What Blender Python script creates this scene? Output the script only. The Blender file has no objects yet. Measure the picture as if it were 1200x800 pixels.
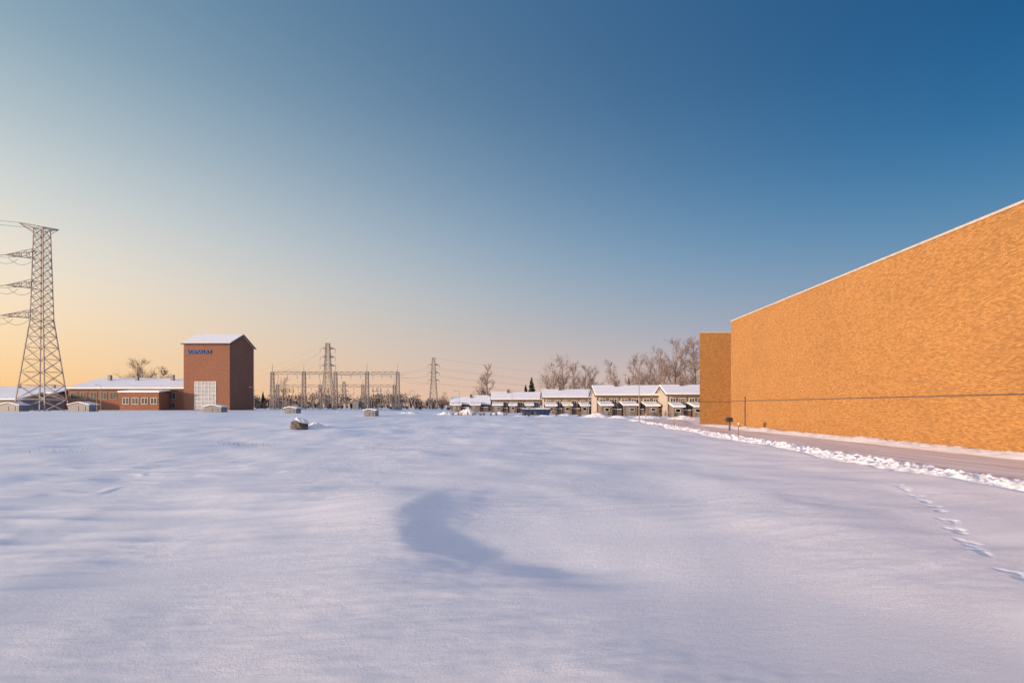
import bpy, math, random, bmesh
import numpy as np
from mathutils import Vector
random.seed(7)
scene=bpy.context.scene
scene.view_settings.view_transform='Standard'
scene.view_settings.look='None'
scene.view_settings.exposure=0

# ---------------------------------------------------------------- noise
rng=np.random.RandomState(3)
PERM=np.tile(rng.permutation(512),3)
GA=rng.rand(512)*2*np.pi
def perlin(x,y,seed=0):
    x=np.asarray(x,float)+seed*17.3; y=np.asarray(y,float)+seed*9.7
    xi=np.floor(x).astype(int); yi=np.floor(y).astype(int)
    xf=x-xi; yf=y-yi
    u=xf**3*(xf*(xf*6-15)+10); v=yf**3*(yf*(yf*6-15)+10)
    def g(ix,iy,fx,fy):
        h=PERM[(PERM[ix&511]+iy)&511]
        a=GA[h]; return np.cos(a)*fx+np.sin(a)*fy
    a=g(xi,yi,xf,yf); b=g(xi+1,yi,xf-1,yf); c=g(xi,yi+1,xf,yf-1); d=g(xi+1,yi+1,xf-1,yf-1)
    return ((a+u*(b-a))*(1-v)+(c+u*(d-c))*v)*1.4
def fbm(x,y,o=4,seed=0):
    s=0;a=1
    for i in range(o):
        s=s+a*perlin(x*2**i,y*2**i,seed+i); a*=0.5
    return s
def sm(a,b,x):
    t=np.clip((x-a)/(b-a),0,1); return t*t*(3-2*t)

# ---------------------------------------------------------------- materials
def new_mat(name):
    m=bpy.data.materials.new(name); m.use_nodes=True
    return m,m.node_tree.nodes,m.node_tree.links,m.node_tree.nodes['Principled BSDF']
def mat(name,col,rough=0.7,var=0.15,scale=3.0,metal=0.0,bump=0.0):
    m,N,L,b=new_mat(name)
    b.inputs['Roughness'].default_value=rough; b.inputs['Metallic'].default_value=metal
    tc=N.new('ShaderNodeTexCoord'); no=N.new('ShaderNodeTexNoise'); no.inputs['Scale'].default_value=scale
    no.inputs['Detail'].default_value=6
    L.new(tc.outputs['Object'],no.inputs['Vector'])
    cr=N.new('ShaderNodeValToRGB'); L.new(no.outputs['Fac'],cr.inputs['Fac'])
    cr.color_ramp.elements[0].position=0.3; cr.color_ramp.elements[1].position=0.7
    cr.color_ramp.elements[0].color=(*[c*(1-var) for c in col],1)
    cr.color_ramp.elements[1].color=(*[min(1,c*(1+var)) for c in col],1)
    L.new(cr.outputs['Color'],b.inputs['Base Color'])
    if bump:
        bp=N.new('ShaderNodeBump'); bp.inputs['Strength'].default_value=bump; bp.inputs['Distance'].default_value=0.05
        L.new(no.outputs['Fac'],bp.inputs['Height']); L.new(bp.outputs['Normal'],b.inputs['Normal'])
    return m

def snow_mat(name,grain=1.0):
    m,N,L,b=new_mat(name)
    b.inputs['Roughness'].default_value=0.5
    b.inputs['Specular IOR Level'].default_value=0.3
    tc=N.new('ShaderNodeTexCoord')
    n1=N.new('ShaderNodeTexNoise'); n1.inputs['Scale'].default_value=0.35; n1.inputs['Detail'].default_value=5
    L.new(tc.outputs['Object'],n1.inputs['Vector'])
    cr=N.new('ShaderNodeValToRGB'); L.new(n1.outputs['Fac'],cr.inputs['Fac'])
    cr.color_ramp.elements[0].position=0.3; cr.color_ramp.elements[1].position=0.7
    cr.color_ramp.elements[0].color=(0.88,0.87,0.90,1); cr.color_ramp.elements[1].color=(0.94,0.92,0.94,1)
    n5=N.new('ShaderNodeTexNoise'); n5.inputs['Scale'].default_value=90; n5.inputs['Detail'].default_value=3; n5.inputs['Roughness'].default_value=0.9
    L.new(tc.outputs['Object'],n5.inputs['Vector'])
    r5=N.new('ShaderNodeMapRange'); r5.inputs['From Min'].default_value=0.3; r5.inputs['From Max'].default_value=0.7; r5.inputs['To Min'].default_value=0.90; r5.inputs['To Max'].default_value=1.04
    L.new(n5.outputs['Fac'],r5.inputs['Value'])
    mx=N.new('ShaderNodeMix'); mx.data_type='RGBA'; mx.blend_type='MULTIPLY'; mx.inputs[0].default_value=1
    L.new(cr.outputs['Color'],mx.inputs[6]); L.new(r5.outputs[0],mx.inputs[7])
    L.new(mx.outputs[2],b.inputs['Base Color'])
    n2=N.new('ShaderNodeTexNoise'); n2.inputs['Scale'].default_value=40; n2.inputs['Detail'].default_value=8; n2.inputs['Roughness'].default_value=0.8
    L.new(tc.outputs['Object'],n2.inputs['Vector'])
    mp=N.new('ShaderNodeMapping'); mp.inputs['Scale'].default_value=(1.3,2.4,1); mp.inputs['Rotation'].default_value=(0,0,0.25)
    L.new(tc.outputs['Object'],mp.inputs['Vector'])
    n3=N.new('ShaderNodeTexNoise'); n3.inputs['Scale'].default_value=3.4; n3.inputs['Detail'].default_value=8; n3.inputs['Roughness'].default_value=0.66
    L.new(mp.outputs['Vector'],n3.inputs['Vector'])
    b1=N.new('ShaderNodeBump'); b1.inputs['Strength'].default_value=0.75*grain; b1.inputs['Distance'].default_value=0.018
    L.new(n2.outputs['Fac'],b1.inputs['Height'])
    b2=N.new('ShaderNodeBump'); b2.inputs['Strength'].default_value=0.28*grain; b2.inputs['Distance'].default_value=0.045
    L.new(n3.outputs['Fac'],b2.inputs['Height']); L.new(b1.outputs['Normal'],b2.inputs['Normal'])
    L.new(b2.outputs['Normal'],b.inputs['Normal'])
    return m

def brick_mat(name,c1,c2,cm,scale_w=0.27,scale_h=0.075,streak=0.5,bump=0.6,fine=(3.6,13.3),low=.05):
    m,N,L,b=new_mat(name)
    b.inputs['Roughness'].default_value=0.85; b.inputs['Specular IOR Level'].default_value=0.2
    tc=N.new('ShaderNodeTexCoord'); sx=N.new('ShaderNodeSeparateXYZ'); L.new(tc.outputs['Object'],sx.inputs[0])
    ad=N.new('ShaderNodeMath'); ad.operation='ADD'; L.new(sx.outputs['X'],ad.inputs[0]); L.new(sx.outputs['Y'],ad.inputs[1])
    cb=N.new('ShaderNodeCombineXYZ'); L.new(ad.outputs[0],cb.inputs['X']); L.new(sx.outputs['Z'],cb.inputs['Y'])
    br=N.new('ShaderNodeTexBrick'); L.new(cb.outputs[0],br.inputs['Vector'])
    br.inputs['Scale'].default_value=1; br.inputs['Brick Width'].default_value=scale_w; br.inputs['Row Height'].default_value=scale_h
    br.inputs['Mortar Size'].default_value=0.010; br.inputs['Mortar Smooth'].default_value=0.2
    br.inputs['Color1'].default_value=(*c1,1); br.inputs['Color2'].default_value=(*c2,1); br.inputs['Mortar'].default_value=(*cm,1)
    mp=N.new('ShaderNodeMapping'); mp.inputs['Scale'].default_value=(fine[0],fine[1],1); L.new(cb.outputs[0],mp.inputs['Vector'])
    n=N.new('ShaderNodeTexNoise'); n.inputs['Scale'].default_value=1.0; n.inputs['Detail'].default_value=2; n.inputs['Roughness'].default_value=0.8
    L.new(mp.outputs[0],n.inputs['Vector'])
    r=N.new('ShaderNodeValToRGB'); L.new(n.outputs['Fac'],r.inputs['Fac'])
    r.color_ramp.elements[0].position=0.34; r.color_ramp.elements[1].position=0.62
    v=1-streak; r.color_ramp.elements[0].color=(v,v*0.96,v*0.92,1); r.color_ramp.elements[1].color=(1.05,1.05,1.05,1)
    n4=N.new('ShaderNodeTexNoise'); n4.inputs['Scale'].default_value=0.25; n4.inputs['Detail'].default_value=3
    L.new(cb.outputs[0],n4.inputs['Vector'])
    r4=N.new('ShaderNodeMapRange'); r4.inputs['From Min'].default_value=0.3; r4.inputs['From Max'].default_value=0.7
    r4.inputs['To Min'].default_value=1-low; r4.inputs['To Max'].default_value=1+low; L.new(n4.outputs['Fac'],r4.inputs['Value'])
    mx=N.new('ShaderNodeMix'); mx.data_type='RGBA'; mx.blend_type='MULTIPLY'; mx.inputs[0].default_value=1
    L.new(br.outputs['Color'],mx.inputs[6]); L.new(r.outputs['Color'],mx.inputs[7])
    mx2=N.new('ShaderNodeMix'); mx2.data_type='RGBA'; mx2.blend_type='MULTIPLY'; mx2.inputs[0].default_value=1
    L.new(mx.outputs[2],mx2.inputs[6]); L.new(r4.outputs[0],mx2.inputs[7])
    L.new(mx2.outputs[2],b.inputs['Base Color'])
    bp=N.new('ShaderNodeBump'); bp.inputs['Strength'].default_value=bump*.35; bp.inputs['Distance'].default_value=0.005
    L.new(n.outputs['Fac'],bp.inputs['Height'])
    bp2=N.new('ShaderNodeBump'); bp2.inputs['Strength'].default_value=bump; bp2.inputs['Distance'].default_value=0.010; bp2.invert=True
    L.new(br.outputs['Fac'],bp2.inputs['Height']); L.new(bp.outputs[0],bp2.inputs['Normal'])
    L.new(bp2.outputs[0],b.inputs['Normal'])
    return m

M={}
M['snow']=snow_mat('snow_mat',1.0)
M['roofsnow']=snow_mat('roof_snow_mat',0.6)
M['brick_o']=brick_mat('ochre_brick',(0.47,0.245,0.086),(0.315,0.158,0.055),(0.30,0.165,0.068),streak=0.24,bump=0.35)
M['brick_r']=brick_mat('red_brick',(0.31,0.14,0.092),(0.22,0.098,0.064),(0.26,0.15,0.115),streak=0.2,bump=0.2,fine=(1.2,5))
M['coping']=mat('pale_coping',(0.46,0.40,0.34),0.6)
M['cream']=mat('cream_render',(0.38,0.345,0.31),0.8,0.08)
M['white']=mat('white_paint',(0.66,0.64,0.62),0.6,0.06)
M['brown']=mat('brown_timber',(0.12,0.085,0.068),0.8,0.3,6)
M['tan']=mat('tan_timber',(0.18,0.14,0.12),0.8,0.35,3)
M['grey']=mat('grey_sheet_metal',(0.20,0.21,0.23),0.5,0.15)
M['steel']=mat('galvanised_steel',(0.25,0.22,0.215),0.55,0.25,1.0,0.1)
M['dark']=mat('dark_metal',(0.03,0.03,0.035),0.5,0.2)
M['wire']=mat('conductor_aluminium',(0.28,0.25,0.25),0.5,0.1)
M['bark']=mat('bare_bark',(0.23,0.165,0.135),0.9,0.4,2)
M['spruce']=mat('spruce_needles',(0.035,0.055,0.03),0.9,0.5,1.5)
M['forest']=mat('distant_forest_foliage',(0.14,0.115,0.115),0.95,0.5,0.05)
M['blue']=mat('blue_paint',(0.012,0.035,0.11),0.5,0.2)
M['signblue']=mat('sign_blue',(0.02,0.16,0.50),0.4,0.05)
M['yellow']=mat('yellow_paint',(0.75,0.5,0.04),0.5,0.05)
M['rock']=mat('granite',(0.11,0.095,0.09),0.9,0.5,5,0,0.8)
M['ceramic']=mat('brown_porcelain',(0.15,0.08,0.06),0.3,0.2)
M['glass']=mat('window_glass',(0.05,0.06,0.075),0.12,0.4,0.8)
M['paleglass']=mat('pale_window_glass',(0.36,0.40,0.45),0.25,0.2,1.0)
def road_mat():
    m,N,L,b=new_mat('snowy_asphalt'); b.inputs['Roughness'].default_value=0.8
    tc=N.new('ShaderNodeTexCoord'); mp=N.new('ShaderNodeMapping'); mp.inputs['Scale'].default_value=(1.3,0.10,1)
    L.new(tc.outputs['Object'],mp.inputs[0])
    n=N.new('ShaderNodeTexNoise'); n.inputs['Scale'].default_value=1.0; n.inputs['Detail'].default_value=8; n.inputs['Roughness'].default_value=0.65
    L.new(mp.outputs[0],n.inputs[0]); r=N.new('ShaderNodeValToRGB'); L.new(n.outputs['Fac'],r.inputs['Fac'])
    r.color_ramp.elements[0].position=0.34; r.color_ramp.elements[0].color=(0.60,0.45,0.40,1)
    r.color_ramp.elements[1].position=0.64; r.color_ramp.elements[1].color=(0.86,0.77,0.74,1)
    L.new(r.outputs[0],b.inputs['Base Color'])
    n2=N.new('ShaderNodeTexNoise'); n2.inputs['Scale'].default_value=12; n2.inputs['Detail'].default_value=6; L.new(tc.outputs['Object'],n2.inputs[0])
    bp=N.new('ShaderNodeBump'); bp.inputs['Strength'].default_value=0.35; bp.inputs['Distance'].default_value=0.03
    L.new(n2.outputs['Fac'],bp.inputs['Height']); L.new(bp.outputs[0],b.inputs['Normal'])
    return m
M['road']=road_mat()

# ---------------------------------------------------------------- mesh helpers
def link(o,parent=None):
    bpy.context.collection.objects.link(o)
    if parent: o.parent=parent
    return o
def grid_mesh(name,X,Y,Z,m,parent=None,smooth=True):
    r,c=X.shape
    co=np.stack([X,Y,Z],-1).reshape(-1,3).astype(np.float32)
    i=np.arange(r*c).reshape(r,c)
    q=np.stack([i[:-1,:-1],i[:-1,1:],i[1:,1:],i[1:,:-1]],-1).reshape(-1,4)
    me=bpy.data.meshes.new(name)
    me.vertices.add(len(co)); me.vertices.foreach_set('co',co.ravel())
    me.loops.add(q.size); me.loops.foreach_set('vertex_index',q.ravel().astype(np.int32))
    me.polygons.add(len(q)); me.polygons.foreach_set('loop_start',(np.arange(len(q))*4).astype(np.int32))
    me.polygons.foreach_set('loop_total',np.full(len(q),4,np.int32))
    me.update(calc_edges=True); me.validate()
    if smooth: me.polygons.foreach_set('use_smooth',np.ones(len(q),bool))
    me.materials.append(m)
    return link(bpy.data.objects.new(name,me),parent)
class P:
    def __init__(s): s.v=[];s.f=[]
    def poly(s,pts):
        n=len(s.v); s.v+= [tuple(p) for p in pts]; s.f.append(tuple(range(n,n+len(pts))))
    def hexa(s,b,t):
        n=len(s.v); s.v+=[tuple(p) for p in b]+[tuple(p) for p in t]; k=len(b)
        s.f.append(tuple(n+i for i in reversed(range(k)))); s.f.append(tuple(n+k+i for i in range(k)))
        for i in range(k): j=(i+1)%k; s.f.append((n+i,n+j,n+k+j,n+k+i))
    def box(s,x0,x1,y0,y1,z0,z1):
        s.hexa([(x0,y0,z0),(x1,y0,z0),(x1,y1,z0),(x0,y1,z0)],[(x0,y0,z1),(x1,y0,z1),(x1,y1,z1),(x0,y1,z1)])
    def beam(s,p,q,r,r2=None,k=4):
        p=Vector(p);q=Vector(q);d=q-p
        if d.length<1e-6: return
        d.normalize(); u=d.cross(Vector((0,0,1)) if abs(d.z)<0.95 else Vector((1,0,0))).normalized(); w=d.cross(u)
        r2=r if r2 is None else r2
        B=[p+(u*math.cos(a)+w*math.sin(a))*r for a in [2*math.pi*(i+.5)/k for i in range(k)]]
        T=[q+(u*math.cos(a)+w*math.sin(a))*r2 for a in [2*math.pi*(i+.5)/k for i in range(k)]]
        s.hexa(B,T)
    def obj(s,name,m,parent=None,smooth=False):
        me=bpy.data.meshes.new(name); me.from_pydata(s.v,[],s.f); me.update()
        if smooth:
            for p in me.polygons: p.use_smooth=True
        me.materials.append(m)
        return link(bpy.data.objects.new(name,me),parent)
def empty(name,loc=(0,0,0),rz=0):
    o=bpy.data.objects.new(name,None); o.location=loc; o.rotation_euler=(0,0,rz); return link(o)

# ---------------------------------------------------------------- terrain
F=667.0; HY=476.0
WX=lambda y:21.34+0.019*y
BX=lambda y:11.7+0.072*(y-13)
def px(p,d): return (p-600)/F*d
paws=[]
for k in range(12):
    t=(k+random.uniform(-.22,.22))/11; x=9.5+(6.2-9.5)*t+0.25*math.sin(t*5); y=14.6+(6.9-14.6)*t
    dx,dy=-0.39,-0.92
    for (a,b_) in ((0,-.07),(0.04,.08),(0.19,0.01),(0.30,-0.015)):
        paws.append((x+dx*a-dy*b_+random.uniform(-.03,.03),y+dy*a+dx*b_+random.uniform(-.03,.03),random.uniform(.5,.9)))
def gz(x,y):
    x=np.asarray(x,float); y=np.asarray(y,float)
    base=1.0*sm(15,110,y)*sm(35,-80,x)
    far=1-sm(60,200,np.hypot(x,y))
    fld=1-sm(-0.5,0.9,x-BX(np.clip(y,0,90)))*(1-sm(80,100,y))
    und=0.17*fbm(x*0.09,y*0.09,2,5)+0.065*fbm(x*0.33,y*0.30,2,9)
    u=x*0.96+y*0.26; v=-x*0.26+y*0.96
    s=perlin(u*0.30,v*1.15,21); s2=perlin(u*0.8+1.3*perlin(u*.3,v*.3,4),v*3.0,31)
    left=sm(4,-9,x)
    msk=sm(-0.05,0.5,perlin(x*0.11,y*0.11,41)+0.30*left)
    rip=0.036*(1-np.abs(s)*2.2)*msk+0.013*s2*sm(-.1,.4,perlin(x*.25,y*.25,55)+.2*left)
    rip=rip+(.006*perlin(u*2.1+.8*s2,v*5.2,81)+.0035*perlin(u*5,v*11,82))*sm(-.3,.4,perlin(x*.3,y*.3,83)+.15*left)
    q=perlin(u*.16+.5*perlin(u*.5,v*.5,71),v*.62+.35*perlin(u*.7,v*.9,72),73)
    m2=sm(.10,.40,perlin(x*.15,y*.13,77)+.22*left-.05)*sm(9,14,y+.35*np.abs(x))*left
    rip=rip+0.030*sm(-.06,.08,q)*m2-0.020*sm(.14,.24,q)*m2
    z=base+fld*(und*far+rip*far)
    wob=0.34*perlin(x*.6,y*.42,61)+.12*perlin(x*1.5,y*1.1,62)
    # wind-scoured hollow with a long soft shoulder on its left
    e1=((x-0.50+.10*(y-9))/2.1)**2+((y-10.2)/3.4)**2+wob
    e2=((x-1.4)/4.2)**2+((y-9.6)/4.4)**2
    z=z-0.105*(1-sm(.10,1.45,e1))*fld*sm(2.8,.2,x)-0.045*np.exp(-e2*1.3)*fld
    z=z+0.080*np.exp(-(((x+1.9+.1*(y-9))/1.7)**2+((y-9.8)/3.4)**2))-0.05*np.exp(-(((x-3.6)/1.6)**2+((y-12.8)/1.8)**2))
    z=z-0.20*(1-fld)
    return z
def gzf(x,y): return float(gz(np.array([x]),np.array([y]))[0])
def geo(a,b,k):
    o=[a]
    while o[-1]<b: o.append(o[-1]*(1+k))
    return o
ys=geo(3.2,20,0.006)+geo(20,60,0.012)[1:]+geo(61,3500,0.03)[1:]
ys=[-3500,-1500,-700,-300,-150,-80,-45,-28,-18,-12,-8,-5]+list(np.linspace(-3,3.1,50))+ys
pos=geo(12,40,0.009)[1:]+geo(40.5,3500,0.04)[1:]
xs=[-p for p in reversed(pos)]+list(np.arange(-12,12.001,0.042))+pos
Y,X=np.meshgrid(np.array(ys),np.array(xs),indexing='ij')
Z=gz(X,Y)
for (a,b_,dp) in paws:
    i=(np.abs(X[0]-a)<0.3).nonzero()[0]; j=(np.abs(Y[:,0]-b_)<0.3).nonzero()[0]
    if len(i)==0 or len(j)==0: continue
    sl=np.s_[j[0]:j[-1]+1,i[0]:i[-1]+1]
    r2=((X[sl]-a)/0.055)**2+((Y[sl]-b_)/0.08)**2
    Z[sl]+= dp*(-0.055*np.exp(-r2**1.3)+0.005*np.exp(-(np.sqrt(r2)-1.6)**2*3))
grid_mesh('snow_field_ground',X,Y,Z,M['snow'])

def bank(name,xf,w,y0,y1,h,lump,dy=0.08,nx=44,seed=0):
    yy=np.arange(y0,y1,dy); tt=np.linspace(0,1,nx)
    Yb,T=np.meshgrid(yy,tt,indexing='ij')
    W=w(Yb) if callable(w) else w
    Xb=xf(Yb)+T*W+0.14*perlin(Yb*0.5,T*0,seed+3)
    prof=np.sin(np.pi*np.clip(T,0,1))**1.1
    def bl(f,s_):
        return np.clip(perlin(Xb*f,Yb*f,s_)*1.6,0,1)**.6
    n=bl(1.8,seed+1)*0.6+bl(3.6,seed+2)*0.6+bl(7,seed+6)*0.4+bl(13,seed+9)*.18
    endf=sm(y0,y0+3,Yb)*(1-sm(y1-8,y1,Yb))
    Zb=(prof*(h*(0.8+0.5*perlin(Yb*0.35,T*0,seed+8))+lump*n))*endf-0.07
    return grid_mesh(name,Xb,Yb,Zb,M['snow'])
bank('ploughed_snow_bank',lambda y:BX(y)-0.3,2.3,4,88,0.09,0.15,dy=.05,nx=56,seed=1)
bank('wall_side_snow_bank',lambda y:19.0+0.019*(y-20),lambda y:WX(y)-(19.0+0.019*(y-20))+0.1,-10,66,0.20,0.08,dy=0.12,nx=30,seed=5)

yy=np.concatenate([np.arange(-60,95,1.0)]); t=np.linspace(0,1,8)
Yr,T=np.meshgrid(yy,t,indexing='ij')
xl=BX(Yr)+1.5; xr=19.4+0.019*(Yr-20)+0.25*np.maximum(0,Yr-66)
Xr=xl+(xr-xl)*T
grid_mesh('service_road',Xr,Yr,np.full_like(Xr,-0.03)+0.01*perlin(Xr,Yr*.2,3),M['road'])

# ---------------------------------------------------------------- brick warehouse
wh=empty('brick_warehouse')
TOP=10.65
def pl(y): return WX(y)
w=P(); ya,yb=-25,58.3
w.hexa([(pl(ya),ya,-0.3),(60,ya,-0.3),(60,yb,-0.3),(pl(yb),yb,-0.3)],[(pl(ya),ya,TOP),(60,ya,TOP),(60,yb,TOP),(pl(yb),yb,TOP)])
w.hexa([(27,yb+.01,-0.3),(60,yb+.01,-0.3),(60,67.2,-0.3),(27,67.2,-0.3)],[(27,yb+.01,TOP-.3),(60,yb+.01,TOP-.3),(60,67.2,TOP-.3),(27,67.2,TOP-.3)])
w.hexa([(22.1,67,-0.3),(26.9,67,-0.3),(60,67.21,-.3),(60,92,-0.3),(32,92,-0.3)],[(22.1,67,TOP-.02),(26.9,67,TOP-.02),(60,67.21,TOP-.02),(60,92,TOP-.02),(32,92,TOP-.02)])
w.obj('brick_walls',M['brick_o'],wh)
c=P()
e=0.06
c.hexa([(pl(ya)-e,ya-e,TOP+.003),(60+e,ya-e,TOP+.003),(60+e,yb+e,TOP+.003),(pl(yb)-e,yb+e,TOP+.003)],[(pl(ya)-e,ya-e,TOP+.12),(60+e,ya-e,TOP+.12),(60+e,yb+e,TOP+.12),(pl(yb)-e,yb+e,TOP+.12)])
c.hexa([(22.0,66.94,TOP-.017),(60,66.94,TOP-.017),(60,92.1,TOP-.017),(32,92.1,TOP-.017)],[(22.0,66.94,TOP+.11),(60,66.94,TOP+.11),(60,92.1,TOP+.11),(32,92.1,TOP+.11)])
c.obj('roof_coping',M['coping'],wh)
s=P()
for a in np.arange(ya,yb-.2,4.0):
    b_=min(a+3.97,yb-.1)
    s.hexa([(pl(a)-.05,a,2.50),(pl(a)-.002,a,2.50),(pl(b_)-.002,b_,2.50),(pl(b_)-.05,b_,2.50)],[(pl(a)-.05,a,2.565),(pl(a)-.002,a,2.565),(pl(b_)-.002,b_,2.565),(pl(b_)-.05,b_,2.565)])
s.box(22.15,26.8,66.95,66.998,2.5,2.565)
for a in (54.5,):
    s.beam((pl(a)-.05,a,0),(pl(a)-.05,a,2.95),0.06)
s.obj('cable_conduit',M['brown'],wh)

def window(fr,gl,x0,x1,z0,z1,y,nx=1,nz=1,t=0.08):
    gl.box(x0,x1,y-0.02,y+0.03,z0,z1)
    for i in range(nx+1):
        xx=x0+(x1-x0)*i/nx; fr.box(xx-t/2,xx+t/2,y-0.07,y-0.023,z0-t/2,z1+t/2)
    for i in range(nz+1):
        zz=z0+(z1-z0)*i/nz; fr.box(x0+t/2+.003,x1-t/2-.003,y-0.065,y-0.026,zz-t/2,zz+t/2)

# ---------------------------------------------------------------- brick tower
d=150.0; TX0,TX1=px(215,d),px(269,d); G=gzf(-80,150)
tw=empty('brick_tower_building')
EV=2+74/F*d; RG=2+83.5/F*157
w=P(); 
w.box(TX0,TX1,d,d+14,G-1,EV)
w.poly([(TX1,d,EV),(TX1,d+14,EV),(TX1,d+7,RG-.1)]); w.poly([(TX0,d,EV),(TX0,d+7,RG-.1),(TX0,d+14,EV)])
w.obj('walls',M['brick_r'],tw)
r=P()
for sgn in (-1,1):
    ye=d+7+sgn*7.5; ze=EV-0.12
    q=[(TX0-.4,ye,ze),(TX1+.4,ye,ze),(TX1+.4,d+7,RG),(TX0-.4,d+7,RG)]
    if sgn==1: q=q[::-1]
    r.hexa(q,[(a,b,c_+.25) for a,b,c_ in q])
r.obj('snow_roof',M['roofsnow'],tw)
f=P()
f.box(TX0-.42,TX1+.42,d-.62,d-.52,EV-.35,EV+.0)
for sgn in (-1,1):
    f.beam((TX1+.43,d+7+sgn*7.5,EV-.15),(TX1+.43,d+7,RG-.02),0.16)
f.obj('fascia',M['dark'],tw)
fr,gl=P(),P()
window(fr,gl,px(228,d),px(253,d),G+.3,2+29/F*d,d-.03,6,7,.12)
gl.obj('large_window_glass',M['paleglass'],tw); fr.obj('large_window_frame',M['white'],tw)
cu=bpy.data.curves.new('sign_letters','FONT'); cu.body='VOIMALAT'; cu.size=1.5; cu.extrude=0.08
to=bpy.data.objects.new('tmp',cu); bpy.context.collection.objects.link(to)
bpy.context.view_layer.update()
me=bpy.data.meshes.new_from_object(to.evaluated_get(bpy.context.evaluated_depsgraph_get()))
bpy.data.objects.remove(to)
me.materials.clear(); me.materials.append(M['signblue'])
so=bpy.data.objects.new('blue_sign_letters',me); link(so,tw); so.location=(TX0+1.0,d-.15,EV-2.8); so.rotation_euler=(math.pi/2,0,0)
wd=max(v.co.x for v in me.vertices); so.scale=((px(248,d)-TX0-1.0)/wd,1,1)

# ---------------------------------------------------------------- low brick factory
def factory(name,x0,x1,d,ev,rg,depth,win=True,m='brick_r'):
    e=empty(name); g=gzf((x0+x1)/2,d)
    w=P(); w.box(x0,x1,d,d+depth,g-1,ev); w.obj('walls',M[m],e)
    r=P(); q=[(x0-.3,d-.5,ev+.003),(x1,d-.5,ev+.003),(x1,d+depth*.5,rg),(x0-.3,d+depth*.5,rg)]
    r.hexa(q,[(a,b,c_+.35) for a,b,c_ in q])
    q=[(x0-.3,d+depth*.5,rg),(x1,d+depth*.5,rg),(x1,d+depth+.5,ev+.003),(x0-.3,d+depth+.5,ev+.003)]
    r.hexa(q,[(a,b,c_+.35) for a,b,c_ in q])
    r.obj('snow_roof',M['roofsnow'],e)
    k=P(); k.box(x0-.3,x1,d-.62,d-.503,ev-.3,ev+.05)
    k.obj('eaves_fascia',M['brown'],e)
    if win:
        fr,gl=P(),P()
        x=x0+.8
        while x+2.0<x1-.4:
            window(fr,gl,x,x+1.7,ev-2.7,ev-.9,d-.03,2,1,.08)
            if random.random()<.8: window(fr,gl,x,x+1.7,g+.6,g+2.0,d-.03,2,1,.08)
            x+=2.6
        gl.obj('window_glass',M['glass'],e); fr.obj('window_frames',M['cream'],e)
        v=P(); x=x0+4
        while x<x1-4:
            v.box(x,x+.8,d+depth*.35,d+depth*.35+.8,ev+.8,rg+random.uniform(.7,1.1)); x+=random.uniform(6,11)
        v.obj('roof_vents',M['grey'],e)
    return e
factory('low_brick_factory',px(76,150),TX0-.02,151,2+20.5/F*151,2+32/F*163,26)
factory('low_brick_factory',px(-60,170),px(66,170),170,2+15/F*170,2+22/F*178,18)
factory('storage_shed',px(-30,140),px(22,140),140,2+7.5/F*140,2+15/F*150,14,win=False,m='grey')
e=empty('brick_annex'); a0,a1=px(140,146),px(186,146); w=P(); w.box(a0,a1,146,150.9,G-1,G+4.6); w.obj('walls',M['brick_r'],e)
r=P(); r.hexa([(a0-.3,145.6,G+4.603),(a1+.3,145.6,G+4.603),(a1+.3,150.9,G+5.1),(a0-.3,150.9,G+5.1)],[(a0-.3,145.6,G+4.95),(a1+.3,145.6,G+4.95),(a1+.3,150.9,G+5.4),(a0-.3,150.9,G+5.4)]); r.obj('snow_roof',M['roofsnow'],e)
fr,gl=P(),P()
for i in range(4): window(fr,gl,a0+.8+i*2.4,a0+2.4+i*2.4,G+1.6,G+3.2,145.97,2,1,.1)
gl.obj('window_glass',M['glass'],e); fr.obj('window_frames',M['white'],e)

# ---------------------------------------------------------------- kiosks
def kiosk(x,d,wd,h,m='grey',dep=2.4):
    g=gzf(x,d); e=empty('utility_kiosk',(x,d,g)); w=P()
    w.box(-wd/2,wd/2,0,dep,-.4,h); w.poly([(-wd/2,0,h),(wd/2,0,h),(0,0,h+wd*.12)]); w.obj('walls',M[m],e)
    r=P()
    for s_ in (-1,1):
        q=[(0,-.2,h+wd*.13),(s_*(wd/2+.2),-.2,h+.0),(s_*(wd/2+.2),dep+.2,h+.0),(0,dep+.2,h+wd*.13)]
        if s_==1:q=q[::-1]
        r.hexa(q,[(a,b,c_+.12) for a,b,c_ in q])
    r.obj('snow_roof',M['roofsnow'],e)
    k=P(); k.box(-wd*.32,-.06,-.05,-.003,.1,h-.25); k.box(.06,wd*.32,-.05,-.003,.1,h-.25); k.obj('doors',M['grey'],e)
kiosk(px(92,105),105,3.8,1.25); kiosk(px(249,108),108,3.2,1.0); kiosk(px(340,100),100,2.0,.9); kiosk(px(433,88),88,1.7,.9)
kiosk(px(10,112),112,4,1.2)

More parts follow.
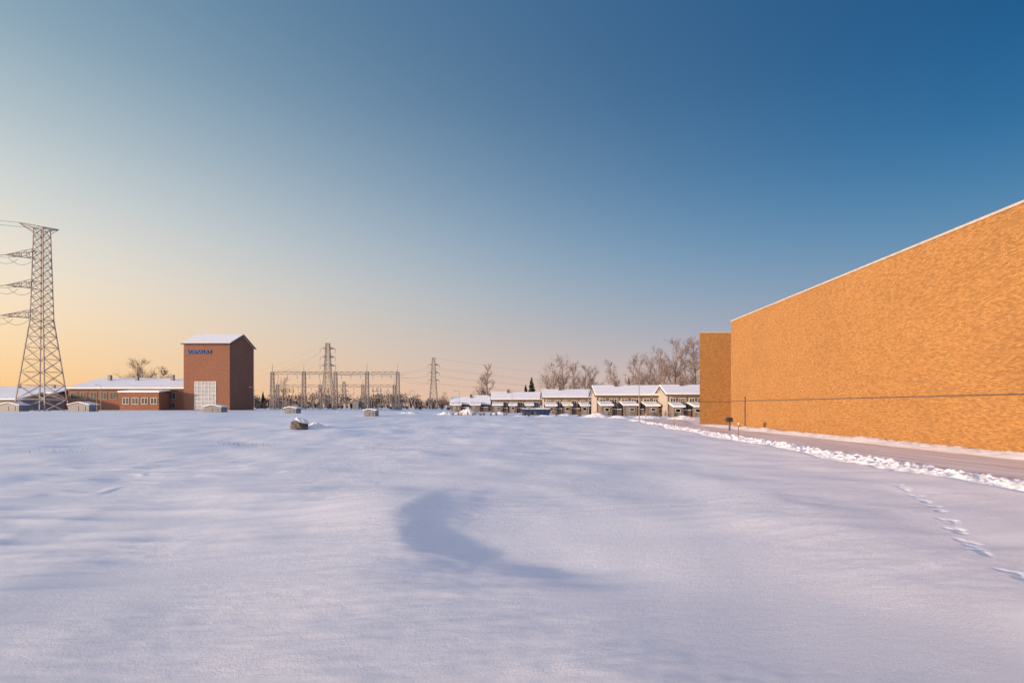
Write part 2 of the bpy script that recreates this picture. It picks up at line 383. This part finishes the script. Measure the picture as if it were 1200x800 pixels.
# ---------------------------------------------------------------- lattice pylons
def lattice(p,cx,cy,z0,z1,w0,w1,n,r,rb):
    L=lambda t:(z0+(z1-z0)*t,(w0+(w1-w0)*t)/2)
    ts=[]
    for i in range(n+1):
        ts.append(1-(1-i/n)**1.25 if w0>w1*1.6 else i/n)
    for i in range(n):
        za,ha=L(ts[i]); zb,hb=L(ts[i+1])
        A=[(cx-ha,cy-ha,za),(cx+ha,cy-ha,za),(cx+ha,cy+ha,za),(cx-ha,cy+ha,za)]
        B=[(cx-hb,cy-hb,zb),(cx+hb,cy-hb,zb),(cx+hb,cy+hb,zb),(cx-hb,cy+hb,zb)]
        for k in range(4):
            j=(k+1)%4
            p.beam(A[k],B[k],r); p.beam(A[k],B[j],rb); p.beam(A[j],B[k],rb); p.beam(B[k],B[j],rb)
def arm(p,cx,cy,z,half,L_,h,r,dirv=(-1,0)):
    dx,dy=dirv
    tip=Vector((cx+dx*(half+L_),cy+dy*(half+L_),z+0.2)); px_,py_=-dy,dx
    for s_ in (-1,1):
        lo=Vector((cx+dx*half+px_*half*s_,cy+dy*half+py_*half*s_,z)); hi=lo+Vector((0,0,h))
        p.beam(lo,tip,r); p.beam(hi,tip,r)
        for i in range(1,4):
            t=i/4; p.beam(lo.lerp(tip,t),hi.lerp(tip,t),r*.7); p.beam(lo.lerp(tip,t),hi.lerp(tip,(i-1)/4),r*.7)
    a=Vector((cx+dx*half-px_*half,cy+dy*half-py_*half,z)); b_=Vector((cx+dx*half+px_*half,cy+dy*half+py_*half,z))
    for i in range(1,4): p.beam(a.lerp(tip,i/4),b_.lerp(tip,i/4),r*.7)
    return tip
def insul(ins,p,L_=1.6,dv=(0,0,-1)):
    p=Vector(p); dv=Vector(dv).normalized()
    ins.beam(p,p+dv*L_,.04)
    for i in range(7): ins.beam(p+dv*(.2+i*.18),p+dv*(.28+i*.18),.13,.06,6)
    return p+dv*L_
D=118.0; CX=px(49,D); CY=D; g=gzf(CX,CY)
py=empty('lattice_transmission_tower'); p=P(); ins=P(); ends=[]
pz=lambda yy:2+(HY-yy)/F*D
lattice(p,CX,CY,g-.5,pz(375),6.4,2.7,8,.13,.065)
lattice(p,CX,CY,pz(375),pz(268),2.7,1.9,12,.11,.055)
dv=(-.93,-.37)
for yy,L_ in ((303,5.0),(338,5.0),(373,5.8)):
    tip=arm(p,CX,CY,pz(yy),1.1,L_,1.7,.075,dv); ends.append(insul(ins,tip,2.2,(-.8,-.5,-.25)))
    ends.append(insul(ins,Vector(tip)-Vector((dv[0],dv[1],0))*2.6,2.2,(-.8,-.5,-.25)))
    for q0 in (0,2.6):
        a_=Vector(tip)-Vector((dv[0],dv[1],0))*q0; pr=a_+Vector((-1.7,-1.1,-.5))
        for i in range(1,9):
            t_=i/8; q=a_+Vector((-1.7,-1.1,-.5)).lerp(Vector((1.7,1.1,-.5)),t_)-Vector((0,0,1.3*4*t_*(1-t_))); p.beam(pr,q,.04,k=3); pr=q
zt=pz(268)
for s_ in (-1,1):
    p.beam((CX-.9,CY+s_*.9,zt),(CX-4.0,CY-1.0,zt+1.0),.09); p.beam((CX-.9,CY+s_*.9,zt-1.2),(CX-4.0,CY-1.0,zt+1.0),.07)
    p.beam((CX+.9,CY+s_*.9,zt),(CX+3.1,CY+.4,zt-.1),.09); p.beam((CX+.9,CY+s_*.9,zt-1.0),(CX+3.1,CY+.4,zt-.1),.07)
p.beam((CX-4.0,CY-1.0,zt+1.0),(CX+3.1,CY+.4,zt-.05),.09)
for i in range(6):
    t=i/6; p.beam((CX-4+7.1*t,CY-1+1.4*t,zt+1-1.05*t),(CX-.9+1.8*t,CY-.9,zt),.05)
ends.append(Vector((CX-4.0,CY-1.0,zt+1.0))); ends.append(Vector((CX+3.1,CY+.4,zt-.1)))
p.obj('steel_lattice',M['steel'],py); ins.obj('insulator_strings',M['ceramic'],py)
def cable(p,a,b,sag,r=.035,n=24):
    a=Vector(a);b=Vector(b);pr=a
    for i in range(1,n+1):
        t=i/n; q=a.lerp(b,t)-Vector((0,0,4*sag*t*(1-t))); p.beam(pr,q,r,k=3); pr=q
wl=P()
for q in ends: cable(wl,q,q+Vector((-95,-75,2)),3.2,.04)
wl.obj('power_line',M['steel'])

def pylon(pxx,ytop,d,w0,w1,arms,aw):
    cx=px(pxx,d); g=gzf(cx,d); top=2+(HY-ytop)/F*d
    e=empty('lattice_transmission_tower'); p=P(); ins=P(); ends=[]
    lattice(p,cx,d,g-.5,g+(top-g)*.55,w0,w1*1.3,6,.15,.08); lattice(p,cx,d,g+(top-g)*.55,top,w1*1.3,w1*.7,8,.13,.07)
    for yy in arms:
        z=2+(HY-yy)/F*d
        for s_ in (-1,1):
            tip=arm(p,cx,d,z,w1*.4,aw,1.0,.09,(s_,0)); ends.append(insul(ins,tip,1.5))
    ends.append(Vector((cx,d,top)))
    p.obj('steel_lattice',M['steel'],e); ins.obj('insulator_strings',M['ceramic'],e); return ends
e1=pylon(384,402,235,4.6,1.9,(409,419,429),2.4)
e2=pylon(508,419,290,4.6,1.8,(428,437,446),2.2)
e3=pylon(403,447,420,5,2,(452,458),2.6)

# ---------------------------------------------------------------- substation
d=200.0
sub=empty('electrical_substation'); p=P(); ins=P(); bx=P()
gs=gzf(-60,200)
def gantry(pxs,d,ytop,ybeam,r=.11,w=.9):
    zt=2+(HY-ytop)/F*d; zb=2+(HY-ybeam)/F*d
    for q in pxs:
        x=px(q,d); lattice(p,x,d,gs-.5,zb+.4,w*1.5,w,9,r,r*.55)
        p.beam((x,d,zb+.4),(x,d,zt),.12,.05)
    for a,b_ in zip(pxs[:-1],pxs[1:]):
        x0,x1=px(a,d),px(b_,d); n=10
        for s_ in (-.4,.4):
            for zz in (zb-.45,zb+.45): p.beam((x0,d+s_,zz),(x1,d+s_,zz),r*.8)
            for i in range(n):
                xa=x0+(x1-x0)*i/n; xb=x0+(x1-x0)*(i+1)/n
                za,zc=(zb-.45,zb+.45) if i%2 else (zb+.45,zb-.45)
                p.beam((xa,d+s_,za),(xb,d+s_,zc),r*.5)
        for i in (2,5,8):
            xa=x0+(x1-x0)*i/n; insul(ins,(xa,d-.4,zb-.5),1.6)
gantry([319,356,393,430,466],200,426,437)
gantry([325,375,425,462],222,444,452,.10,.8)
for i in range(48):
    dd=random.uniform(196,230); x=px(random.uniform(316,468),dd); h=random.uniform(3,6.5)
    k=random.random()
    if k<.6:
        p.beam((x,dd,gs-.3),(x,dd,gs+h*.6),.11)
        for j in range(6): ins.beam((x,dd,gs+h*.6+j*.26),(x,dd,gs+h*.6+j*.26+.2),.2,.1,6)
        ins.beam((x,dd,gs+h*.6),(x,dd,gs+h*.6+1.7),.08)
    elif k<.85:
        p.beam((x-1.3,dd,gs-.3),(x-1.3,dd,gs+h),.1); p.beam((x+1.3,dd,gs-.3),(x+1.3,dd,gs+h),.1); p.beam((x-1.8,dd,gs+h),(x+1.8,dd,gs+h),.12)
        for j in (-1.4,0,1.4): ins.beam((x+j,dd,gs+h),(x+j,dd,gs+h+1.2),.16,.1,6)
    else:
        bx.box(x-1.2,x+1.2,dd,dd+2,gs-.3,gs+random.uniform(1.6,3))
for a in np.arange(px(300,194),px(480,194),2.6):
    p.beam((a,194,gs-.3),(a,194,gs+1.9),.05)
for zz in (.7,1.3,1.85): p.beam((px(300,194),194,gs+zz),(px(480,194),194,gs+zz),.025)
p.obj('steel_gantries',M['steel'],sub); ins.obj('insulators',M['ceramic'],sub); bx.obj('switchgear_cabinets',M['grey'],sub)
w2=P()
zb=2+39/F*200
for i,q in enumerate(e1[:-1]):
    xq=px(322+i*26,200); cable(w2,q,(xq,200,zb),1.2,.026)
for i,q in enumerate(e2[:-1]): cable(w2,q,(px(400+i*12,200),200,zb),1.5,.024)
for i,q in enumerate(e2): cable(w2,q,q+Vector((260,320,4)),6,.03)
for i,q in enumerate(e1): cable(w2,q,q+Vector((-190,260,0)),6,.028)
for i in range(3): cable(w2,(px(322+12*i,200),200,zb+1.0),(px(462,200)-i,222,zb+.5),.9,.024)
w2.obj('power_line',M['wire'])

# ---------------------------------------------------------------- terraced houses
def house(x0,x1,d,ev,rg,units,depth=9,tint='cream',low=False):
    g=gzf((x0+x1)/2,d); e=empty('terraced_house'); w=P(); tr=P(); fr,gl=P(),P(); r=P(); pr=P(); dr=P()
    w.box(x0,x1,d,d+depth,g-.6,ev)
    w.poly([(x0,d,ev),(x0,d+depth/2,rg-.1),(x0,d+depth,ev)]); w.poly([(x1,d,ev),(x1,d+depth,ev),(x1,d+depth/2,rg-.1)])
    for s_ in (-1,1):
        ye=d+depth/2+s_*(depth/2+.7); ze=ev-.15
        q=[(x0-.5,ye,ze),(x1+.5,ye,ze),(x1+.5,d+depth/2,rg),(x0-.5,d+depth/2,rg)]
        if s_==1:q=q[::-1]
        r.hexa(q,[(a,b,c_+.38) for a,b,c_ in q])
    tr.box(x0-.5,x1+.5,d-.86,d-.72,ev-.42,ev-.0)
    for xx in (x0-.52,x1+.52):
        for s_ in (-1,1): tr.beam((xx,d+depth/2+s_*(depth/2+.7),ev-.2),(xx,d+depth/2,rg-.02),.14)
    uw=(x1-x0)/units
    for i in range(units):
        a=x0+i*uw
        if not low:
            window(fr,gl,a+uw*.12,a+uw*.38,ev-2.0,ev-.75,d-.03,2,1,.08)
            window(fr,gl,a+uw*.56,a+uw*.88,ev-2.0,ev-.75,d-.03,3,1,.08)
            tr.box(a+uw*.40,a+uw*.54,d-.05,d-.003,ev-2.1,ev-.7)
        tr.box(a-.1,a+.1,d-.06,d-.003,g,ev-.45)
        s0,s1=a+uw*.06,a+uw*(.55+random.uniform(-.08,.1)); yd=d-3.4-random.uniform(0,.8); hz=g+2.0+random.uniform(-.1,.15)
        pr.box(s0,s1,yd,d-.1,g-.5,hz)
        q=[(s0-.25,yd-.5,hz+.003),(s1+.25,yd-.5,hz+.003),(s1+.25,d-.1,hz+.75),(s0-.25,d-.1,hz+.75)]
        r.hexa(q,[(x_,y_,z_+.28) for x_,y_,z_ in q])
        pr.poly([(s1,yd,hz),(s1,d-.1,hz),(s1,d-.1,hz+.7)]); pr.poly([(s0,yd,hz),(s0,d-.1,hz+.7),(s0,d-.1,hz)])
        for xx in np.arange(s0+.2,s1-.1,.35): pr.box(xx,xx+.05,yd-.035,yd-.002,g,hz-.05)
        dr.box(s0+.4,s0+1.35,yd-.06,yd-.037,g+.05,g+1.85); window(fr,gl,s1-1.5,s1-.6,g+1.0,g+1.6,yd-.04,1,1,.06)
        window(fr,gl,a+uw*.68,a+uw*.9,g+.6,g+2.1,d-.03,2,1,.09)
        tr.box(s1+.05,a+uw-.1,yd+.6,yd+.68,g-.2,g+1.35)
        r.hexa([(s1+.05,yd+.58,g+1.353),(a+uw-.1,yd+.58,g+1.353),(a+uw-.1,yd+.70,g+1.353),(s1+.05,yd+.70,g+1.353)],[(s1+.05,yd+.6,g+1.45),(a+uw-.1,yd+.6,g+1.45),(a+uw-.1,yd+.68,g+1.45),(s1+.05,yd+.68,g+1.45)])
    for i in range(1,units,2): tr.box(x0+i*uw-.35,x0+i*uw+.35,d+depth/2-.9,d+depth/2-.2,rg-.6,rg+1.1)
    w.obj('walls',M[tint],e); r.obj('snow_roof',M['roofsnow'],e); tr.obj('trim_and_fence',M['brown'],e)
    gl.obj('window_glass',M['glass'],e); fr.obj('window_frames',M['white'],e); pr.obj('porches',M['tan'],e); dr.obj('doors',M['grey'],e)
def Z_(yy,d): return 2+(HY-yy)/F*d
house(px(700,120),px(777,120),120,Z_(463,120),Z_(453,124),3)
house(px(783,112),px(850,112),112,Z_(462,112),Z_(452.5,116),3)
house(px(638,138),px(698,138),138,Z_(465.5,138),Z_(457.5,142),3)
house(px(577,160),px(633,160),160,Z_(468,160),Z_(460.5,164),3)
house(px(529,178),px(573,178),178,Z_(474,178),Z_(466,182),2,tint='tan',low=True)
house(px(556,205),px(590,205),205,Z_(470,205),Z_(464,210),2,tint='tan',low=True)
house(px(735,150),px(800,150),150,Z_(461,150),Z_(453,155),3)

# ---------------------------------------------------------------- trees
def tree_mesh(seed,H=14,spread=.45,limbs=20):
    R=random.Random(seed); p=P()
    def br(pos,dr,L_,r,dep):
        n=[7,4,3,2][dep]; pts=[pos]; dcur=dr.copy()
        for i in range(n):
            dcur=(dcur+Vector((R.uniform(-1,1),R.uniform(-1,1),R.uniform(-.6,.9)))*[.06,.16,.22,.3][dep]).normalized()
            pts.append(pts[-1]+dcur*L_/n)
        for i in range(n):
            p.beam(pts[i],pts[i+1],r*(1-.85*i/n),r*(1-.85*(i+1)/n),[6,4,3,3][dep])
        if dep==3: return
        cnt=[limbs,8,6][dep]
        for k in range(cnt):
            t=R.uniform([.22,.2,.12][dep],1.0); f=t*n; i=min(int(f),n-1); q=pts[i].lerp(pts[i+1],f-i)
            ax=(pts[i+1]-pts[i]).normalized(); a=R.uniform(0,6.283)
            side=ax.cross(Vector((math.cos(a),math.sin(a),.3))).normalized()
            tilt=[R.uniform(.55,1.0),R.uniform(.5,.9),R.uniform(.4,1.0)][dep]
            nd=(ax*(1-tilt*.55)+side*tilt*[.8,.8,.9][dep]+Vector((0,0,.22))).normalized()
            LL=[H*spread*(1.15-t*.75),L_*.5,L_*.55][dep]*R.uniform(.65,1.15)
            br(q,nd,LL,[H*.0075*(1.25-t),r*.45,.022][dep] if dep<2 else .023,dep+1)
    br(Vector((0,0,-.3)),Vector((0,0,1)),H,H*.014,0)
    me=bpy.data.meshes.new('bare_tree_mesh'); me.from_pydata(p.v,[],p.f); me.materials.append(M['bark']); me.update(); return me
TM=[tree_mesh(11,14,.36,22),tree_mesh(12,14,.42,24),tree_mesh(13,14,.30,24),tree_mesh(14,14,.48,20)]
def tree(pxx,ytop,d,v=None):
    x=px(pxx,d); g=gzf(x,d); top=Z_(ytop,d); s_=(top-g)/14.3
    o=bpy.data.objects.new('bare_tree',TM[v if v is not None else random.randrange(4)]); link(o)
    o.location=(x,d,g); o.rotation_euler=(0,0,random.uniform(0,6.28)); o.scale=(s_*random.uniform(.9,1.15),)*2+(s_,)
for a in ((571,428,230,2),(564,440,240,0),(650,428,190,1),(660,424,195,3),(672,427,185,0),(684,430,190,1),(693,436,200,3),(643,440,200,2),
          (719,423,165,2),(742,418,175,0),(752,424,165,1),(762,422,172,3),
          (779,408,150,2),(791,401,142,1),(803,402,140,0),(816,398,146,2),(770,428,165,3),
          (161,427,230,3),(170,424,235,1),(194,432,240,0),(190,435,240,2),(332,446,290,3),(455,458,280,1),(520,460,330,1)):
    tree(*a)
def spruce(pxx,ytop,d,wf=.2):
    x=px(pxx,d); g=gzf(x,d); H=Z_(ytop,d)-g; R=random.Random(int(pxx)); p=P(); tk=P(); e=empty('spruce_tree',(x,d,g))
    tk.beam((0,0,-.3),(0,0,H*.97),H*.016,.01,6)
    z=H*.08
    while z<H*.99:
        rr=wf*H*(1-z/H)**.8+.05
        for k in range(16):
            a=R.uniform(0,6.283); r_=rr*R.uniform(.55,1.1); dz=-r_*.35+R.uniform(-.1,.1)
            c_,s_=math.cos(a),math.sin(a); tip=(c_*r_,s_*r_,z+dz); wv=r_*.2
            p.poly([(0,0,z+.1),(c_*r_*.6-s_*wv,s_*r_*.6+c_*wv,z+dz*.6),tip]); p.poly([(0,0,z+.1),tip,(c_*r_*.6+s_*wv,s_*r_*.6-c_*wv,z+dz*.6-.12)])
            p.poly([(c_*r_*.2,s_*r_*.2,z+.1),(c_*r_*.7,s_*r_*.7,z+dz-.5*R.random()),tip])
        z+=H*.028
    tk.obj('trunk',M['bark'],e); p.obj('needles',M['spruce'],e)
spruce(623,441,190,.26); spruce(616,450,200,.24); spruce(308,458,260,.2); spruce(737,442,190,.2)
R=random.Random(5); p=P()
for i in range(1700):
    d_=R.uniform(340,620); q=R.uniform(-350,1500); x=px(q,d_); H=R.uniform(5,11)*(1+.25*math.sin(q*.02)+.15*math.sin(q*.07))*(d_/430); g=gzf(x,d_)
    if R.random()<.10:
        H*=.85
        for k in range(22):
            z=H*R.uniform(.05,.97); rr=.2*H*(1-z/H)+.25; a=R.uniform(-1,1)
            p.poly([(x,d_,g+z+.9),(x+rr*a*1.3,d_+R.uniform(-1,1),g+z-.7),(x+rr*a*.3,d_,g+z-.9)])
        p.poly([(x-.12*H,d_,g),(x+.12*H,d_,g),(x,d_,g+H)])
    else:
        p.beam((x,d_,g-.5),(x,d_,g+H*.6),.14,.08,3)
        for k in range(46):
            a=R.uniform(0,6.283); rr=R.random()**.6*H*.33; cx_,cz=x+math.cos(a)*rr,g+H*.6+math.sin(a)*rr*1.1
            b_=R.uniform(.3,2.8); L_=R.uniform(.7,1.8)
            p.poly([(cx_,d_+R.uniform(-2,2),cz),(cx_+L_*math.cos(b_),d_,cz+L_*math.sin(b_)),(cx_+.28,d_,cz)])
p.obj('distant_tree_line',M['forest'])
R=random.Random(9); p=P()
for i in range(260):
    d_=R.uniform(214,300); q=R.uniform(-80,640); x=px(q,d_); H=R.uniform(1.2,3.6); g=gzf(x,d_)
    for k in range(34):
        a=R.uniform(-.9,.9); L_=H*R.uniform(.4,1); p.poly([(x+R.uniform(-.6,.6),d_,g),(x+a*L_*.6+.05,d_+R.uniform(-1,1),g+L_),(x+a*L_*.6-.04,d_,g+L_*.9)])
p.obj('bare_shrubs',M['bark'])
R=random.Random(19); p=P()
for i in range(40):
    d_=R.uniform(105,116); x=px(R.uniform(530,815),d_); H=R.uniform(.5,1.5); g=gzf(x,d_)
    for k in range(26):
        a=R.uniform(0,6.28); t_=R.uniform(.1,.6)*H; L_=H*R.uniform(.5,1); p.beam((x,d_,g-.1),(x+math.cos(a)*t_,d_+math.sin(a)*t_,g+L_),.02,.008,3)
p.obj('garden_shrubs',M['bark'])
R=random.Random(29); p=P()
for (cx_,cy_,n_) in ((-15.2,31,60),(-13.5,30,40),(-19,24,30),(-6,26,16)):
    for k in range(n_):
        x=cx_+R.gauss(0,.7); y=cy_+R.gauss(0,.5); g=gzf(x,y); h=R.uniform(.06,.2)
        p.beam((x,y,g-.02),(x+R.uniform(-.08,.1),y+R.uniform(-.05,.05),g+h),.006,.002,3)
p.obj('dry_grass',M['tan'])

# ---------------------------------------------------------------- boulder
def boulder(x,y,s_):
    g=gzf(x,y); e=empty('boulder',(x,y,g))
    for nm,mm,cap in (('stone',M['rock'],False),('snow_cap',M['roofsnow'],True)):
        bm=bmesh.new(); bmesh.ops.create_icosphere(bm,subdivisions=4,radius=1)
        for v in bm.verts:
            c_=v.co; n=float(fbm(np.array([c_.x*1.3+c_.z]),np.array([c_.y*1.3-c_.z*.7]),3,7)[0])
            k=1+.22*n; tz=c_.z; tx=c_.x
            v.co=Vector((c_.x*.66*k,c_.y*.6*k,c_.z*.62*k+.18))
            if cap:
                z0=v.co.z
                if tz>.62-.35*tx: v.co=v.co*1.04+Vector((0.03,0,.06))
                else: v.co=Vector((v.co.x*.7,v.co.y*.7,max(z0,.1)*.85))
        bm.to_mesh(me:=bpy.data.meshes.new(nm)); bm.free()
        for q in me.polygons: q.use_smooth=True
        me.materials.append(mm); o=link(bpy.data.objects.new(nm,me),e); o.scale=(s_,)*3
boulder(px(351,48),48,1.1)
def mound(pxx,d,w_,h,name='snow_pile',seed=0):
    x=px(pxx,d); g=gzf(x,d); u=np.linspace(-1,1,60); U,V=np.meshgrid(u,u)
    r=np.sqrt(U**2+V**2); z=h*(1-sm(0,1,r))*(1+.35*fbm(U*2,V*2,4,seed))+.12*np.abs(fbm(U*6,V*6,2,seed))*(r<.9)-.15
    grid_mesh(name,x+U*w_,d+V*w_*.7,g+z,M['snow'])
mound(548,118,3.6,1.3,seed=2); mound(522,112,2.6,.6,seed=5); mound(585,125,3,.7,seed=9); mound(662,110,3.0,.6,seed=11)
mound(700,100,4,.7,seed=14); mound(368,49.5,1.5,.45,seed=4); mound(725,92,3.0,.6,seed=24); mound(480,118,4,.5,seed=26)
mound(760,96,4,.7,seed=31); mound(800,90,4,.6,seed=33); mound(640,104,4,.4,seed=35); mound(610,100,3,.3,seed=37)

# ---------------------------------------------------------------- skip container
x=px(628,108); g=gzf(x,108); e=empty('blue_waste_skip',(x,108,g)); w=P()
w.hexa([(-2.4,0,.15),(2.4,0,.15),(2.4,2,.15),(-2.4,2,.15)],[(-2.95,-.1,1.15),(2.95,-.1,1.15),(2.95,2.1,1.15),(-2.95,2.1,1.15)])
w.box(-3.02,3.02,-.17,2.17,1.153,1.27)
for i in range(7): xx=-2.2+i*.733; w.box(xx-.05,xx+.05,-.16,-.06,.25,1.15)
w.obj('steel_body',M['blue'],e); r=P(); r.hexa([(-2.8,0,1.275),(2.8,0,1.275),(2.8,2,1.275),(-2.8,2,1.275)],[(-2.2,.3,1.42),(2.3,.3,1.46),(2.2,1.7,1.4),(-2.1,1.7,1.42)]); r.obj('snow_load',M['roofsnow'],e)
k=P(); k.box(-2.2,-1.9,.2,1.8,-.1,.148); k.box(1.9,2.2,.2,1.8,-.1,.148); k.obj('skids',M['dark'],e)

# ---------------------------------------------------------------- posts, lamps, signs
def lamp(pxx,d,h,aw=.9):
    x=px(pxx,d); g=gzf(x,d); e=empty('street_lamp',(x,d,g)); p=P(); p.beam((0,0,-.3),(0,0,h),.07,.045,8); p.beam((0,0,h-.03),(-aw,0,h+.12),.035,k=6); p.obj('pole',M['steel'],e)
    q=P(); q.hexa([(-aw-.5,-.12,h+.05),(-aw+.05,-.12,h+.05),(-aw+.05,.12,h+.05),(-aw-.5,.12,h+.05)],[(-aw-.4,-.08,h+.19),(-aw,-.08,h+.19),(-aw,.08,h+.19),(-aw-.4,.08,h+.19)]); q.obj('lamp_head',M['grey'],e)
lamp(749,70,4.6,.5); lamp(600,150,6); lamp(690,128,6); lamp(118,135,6); lamp(298,150,6); lamp(486,170,6); lamp(538,165,6)
def stake(x,y,h=1.5,m='yellow'):
    g=gzf(x,y); e=empty('snow_marker_stake',(x,y,g)); p=P(); p.beam((0,0,-.3),(.02,0,h),.03,.025,6); p.obj('pole',M[m],e); q=P(); q.beam((.02,0,h+.002),(.02,0,h+.14),.034,k=6); q.obj('reflector_band',M['white'],e)
for a,b_ in ((BX(34)+.3,34),(BX(52)+.3,52),(BX(66),66)): stake(a,b_,1.0,'tan')
stake(px(113,100),100,1.8); stake(px(330,95),95,1.2); stake(px(395,90),90,1.0)
x=px(855,48); e=empty('bollard_light',(x,48,0)); p=P(); p.beam((0,0,-.3),(0,0,.7),.07,k=8); p.obj('post',M['dark'],e)
q=P(); q.box(-.26,.22,-.2,.2,.703,1.0); q.hexa([(-.26,-.2,1.003),(.22,-.2,1.003),(.22,.2,1.003),(-.26,.2,1.003)],[(-.2,-.14,1.08),(.16,-.14,1.08),(.16,.14,1.08),(-.2,.14,1.08)]); q.obj('lamp_box',M['dark'],e)
def sign(pxx,d,h,m):
    x=px(pxx,d); g=gzf(x,d); e=empty('road_sign',(x,d,g)); p=P(); p.beam((0,0,-.3),(0,0,h),.04,k=6); p.obj('post',M['steel'],e); q=P(); q.beam((0,-.08,h-.3),(0,-.05,h-.3),.30,k=16); q.obj('sign_face',M[m],e)
sign(667,105,2.6,'yellow'); sign(822,80,2.4,'signblue')

# ---------------------------------------------------------------- light, sky, camera
AZ=math.radians(-119); EL=math.radians(6.2)
S=Vector((math.sin(AZ)*math.cos(EL),math.cos(AZ)*math.cos(EL),math.sin(EL)))
sd=bpy.data.lights.new('sun','SUN'); sd.energy=5.0; sd.angle=math.radians(1.6); sd.color=(1,.69,.47)
so=bpy.data.objects.new('sun',sd); link(so); so.rotation_euler=S.to_track_quat('Z','Y').to_euler()
wd=bpy.data.worlds.new('World'); scene.world=wd; wd.use_nodes=True
N=wd.node_tree.nodes; L=wd.node_tree.links
sk=N.new('ShaderNodeTexSky'); sk.sky_type='NISHITA'; sk.sun_disc=False; sk.sun_elevation=EL; sk.sun_rotation=AZ
sk.air_density=1.0; sk.dust_density=1.2; sk.ozone_density=2.0
bg=N['Background']; bg.inputs[1].default_value=0.15
tc=N.new('ShaderNodeTexCoord'); nr=N.new('ShaderNodeVectorMath'); nr.operation='NORMALIZE'; L.new(tc.outputs['Generated'],nr.inputs[0])
sp=N.new('ShaderNodeSeparateXYZ'); L.new(nr.outputs[0],sp.inputs[0])
dt=N.new('ShaderNodeVectorMath'); dt.operation='DOT_PRODUCT'; L.new(nr.outputs[0],dt.inputs[0]); dt.inputs[1].default_value=(math.sin(AZ),math.cos(AZ),0)
def ramp(stops):
    r=N.new('ShaderNodeValToRGB'); r.color_ramp.interpolation='B_SPLINE'
    E=r.color_ramp.elements
    while len(E)<len(stops): E.new(.5)
    for e_,(p_,c_) in zip(E,stops): e_.position=p_; e_.color=(*c_,1)
    L.new(sp.outputs['Z'],r.inputs[0]); return r
W=ramp([(0,(1,.56,.22)),(.05,(1,.66,.32)),(.12,(1,.78,.52)),(.19,(.90,.80,.66)),(.27,(.70,.72,.68)),(.36,(.48,.57,.61)),(.46,(.28,.41,.50)),(.60,(.14,.27,.40)),(.72,(.14,.26,.42)),(.86,(.38,.46,.74)),(1,(.46,.54,.86))])  # last stops: unseen zenith brightened beyond a natural sky, added fill for the snow
C=ramp([(0,(.68,.49,.45)),(.06,(.50,.44,.50)),(.13,(.29,.36,.48)),(.21,(.14,.29,.46)),(.29,(.055,.205,.40)),(.37,(.014,.14,.33)),(.48,(.0,.085,.245)),(.60,(.0,.07,.22)),(.72,(.01,.09,.26)),(.86,(.34,.43,.74)),(1,(.46,.54,.86))])  # same added zenith brightening above the frame, fill light on the snow
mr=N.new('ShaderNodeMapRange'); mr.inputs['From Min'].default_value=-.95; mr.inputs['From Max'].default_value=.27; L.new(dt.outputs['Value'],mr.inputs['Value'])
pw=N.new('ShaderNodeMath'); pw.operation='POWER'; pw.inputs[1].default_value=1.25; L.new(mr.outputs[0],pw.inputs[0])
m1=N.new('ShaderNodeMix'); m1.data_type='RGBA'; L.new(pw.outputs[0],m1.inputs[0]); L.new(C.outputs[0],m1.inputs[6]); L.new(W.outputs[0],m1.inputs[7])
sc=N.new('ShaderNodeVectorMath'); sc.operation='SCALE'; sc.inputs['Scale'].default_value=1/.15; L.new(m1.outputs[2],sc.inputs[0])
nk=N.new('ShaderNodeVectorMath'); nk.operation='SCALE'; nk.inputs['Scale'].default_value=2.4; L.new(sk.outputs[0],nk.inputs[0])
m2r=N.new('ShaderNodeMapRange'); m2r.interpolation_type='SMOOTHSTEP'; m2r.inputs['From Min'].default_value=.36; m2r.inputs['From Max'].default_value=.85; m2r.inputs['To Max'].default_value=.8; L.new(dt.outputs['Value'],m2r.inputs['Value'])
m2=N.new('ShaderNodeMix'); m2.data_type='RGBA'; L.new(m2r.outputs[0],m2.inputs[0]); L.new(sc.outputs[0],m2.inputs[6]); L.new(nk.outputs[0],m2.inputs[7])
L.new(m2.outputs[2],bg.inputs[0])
cam=bpy.data.cameras.new('camera'); co=bpy.data.objects.new('camera',cam); link(co)
co.location=(0,0,2); co.rotation_euler=(math.pi/2,0,0); cam.lens=20; cam.sensor_width=36; cam.shift_y=76/1200; cam.clip_end=8000; cam.clip_start=.1
scene.camera=co
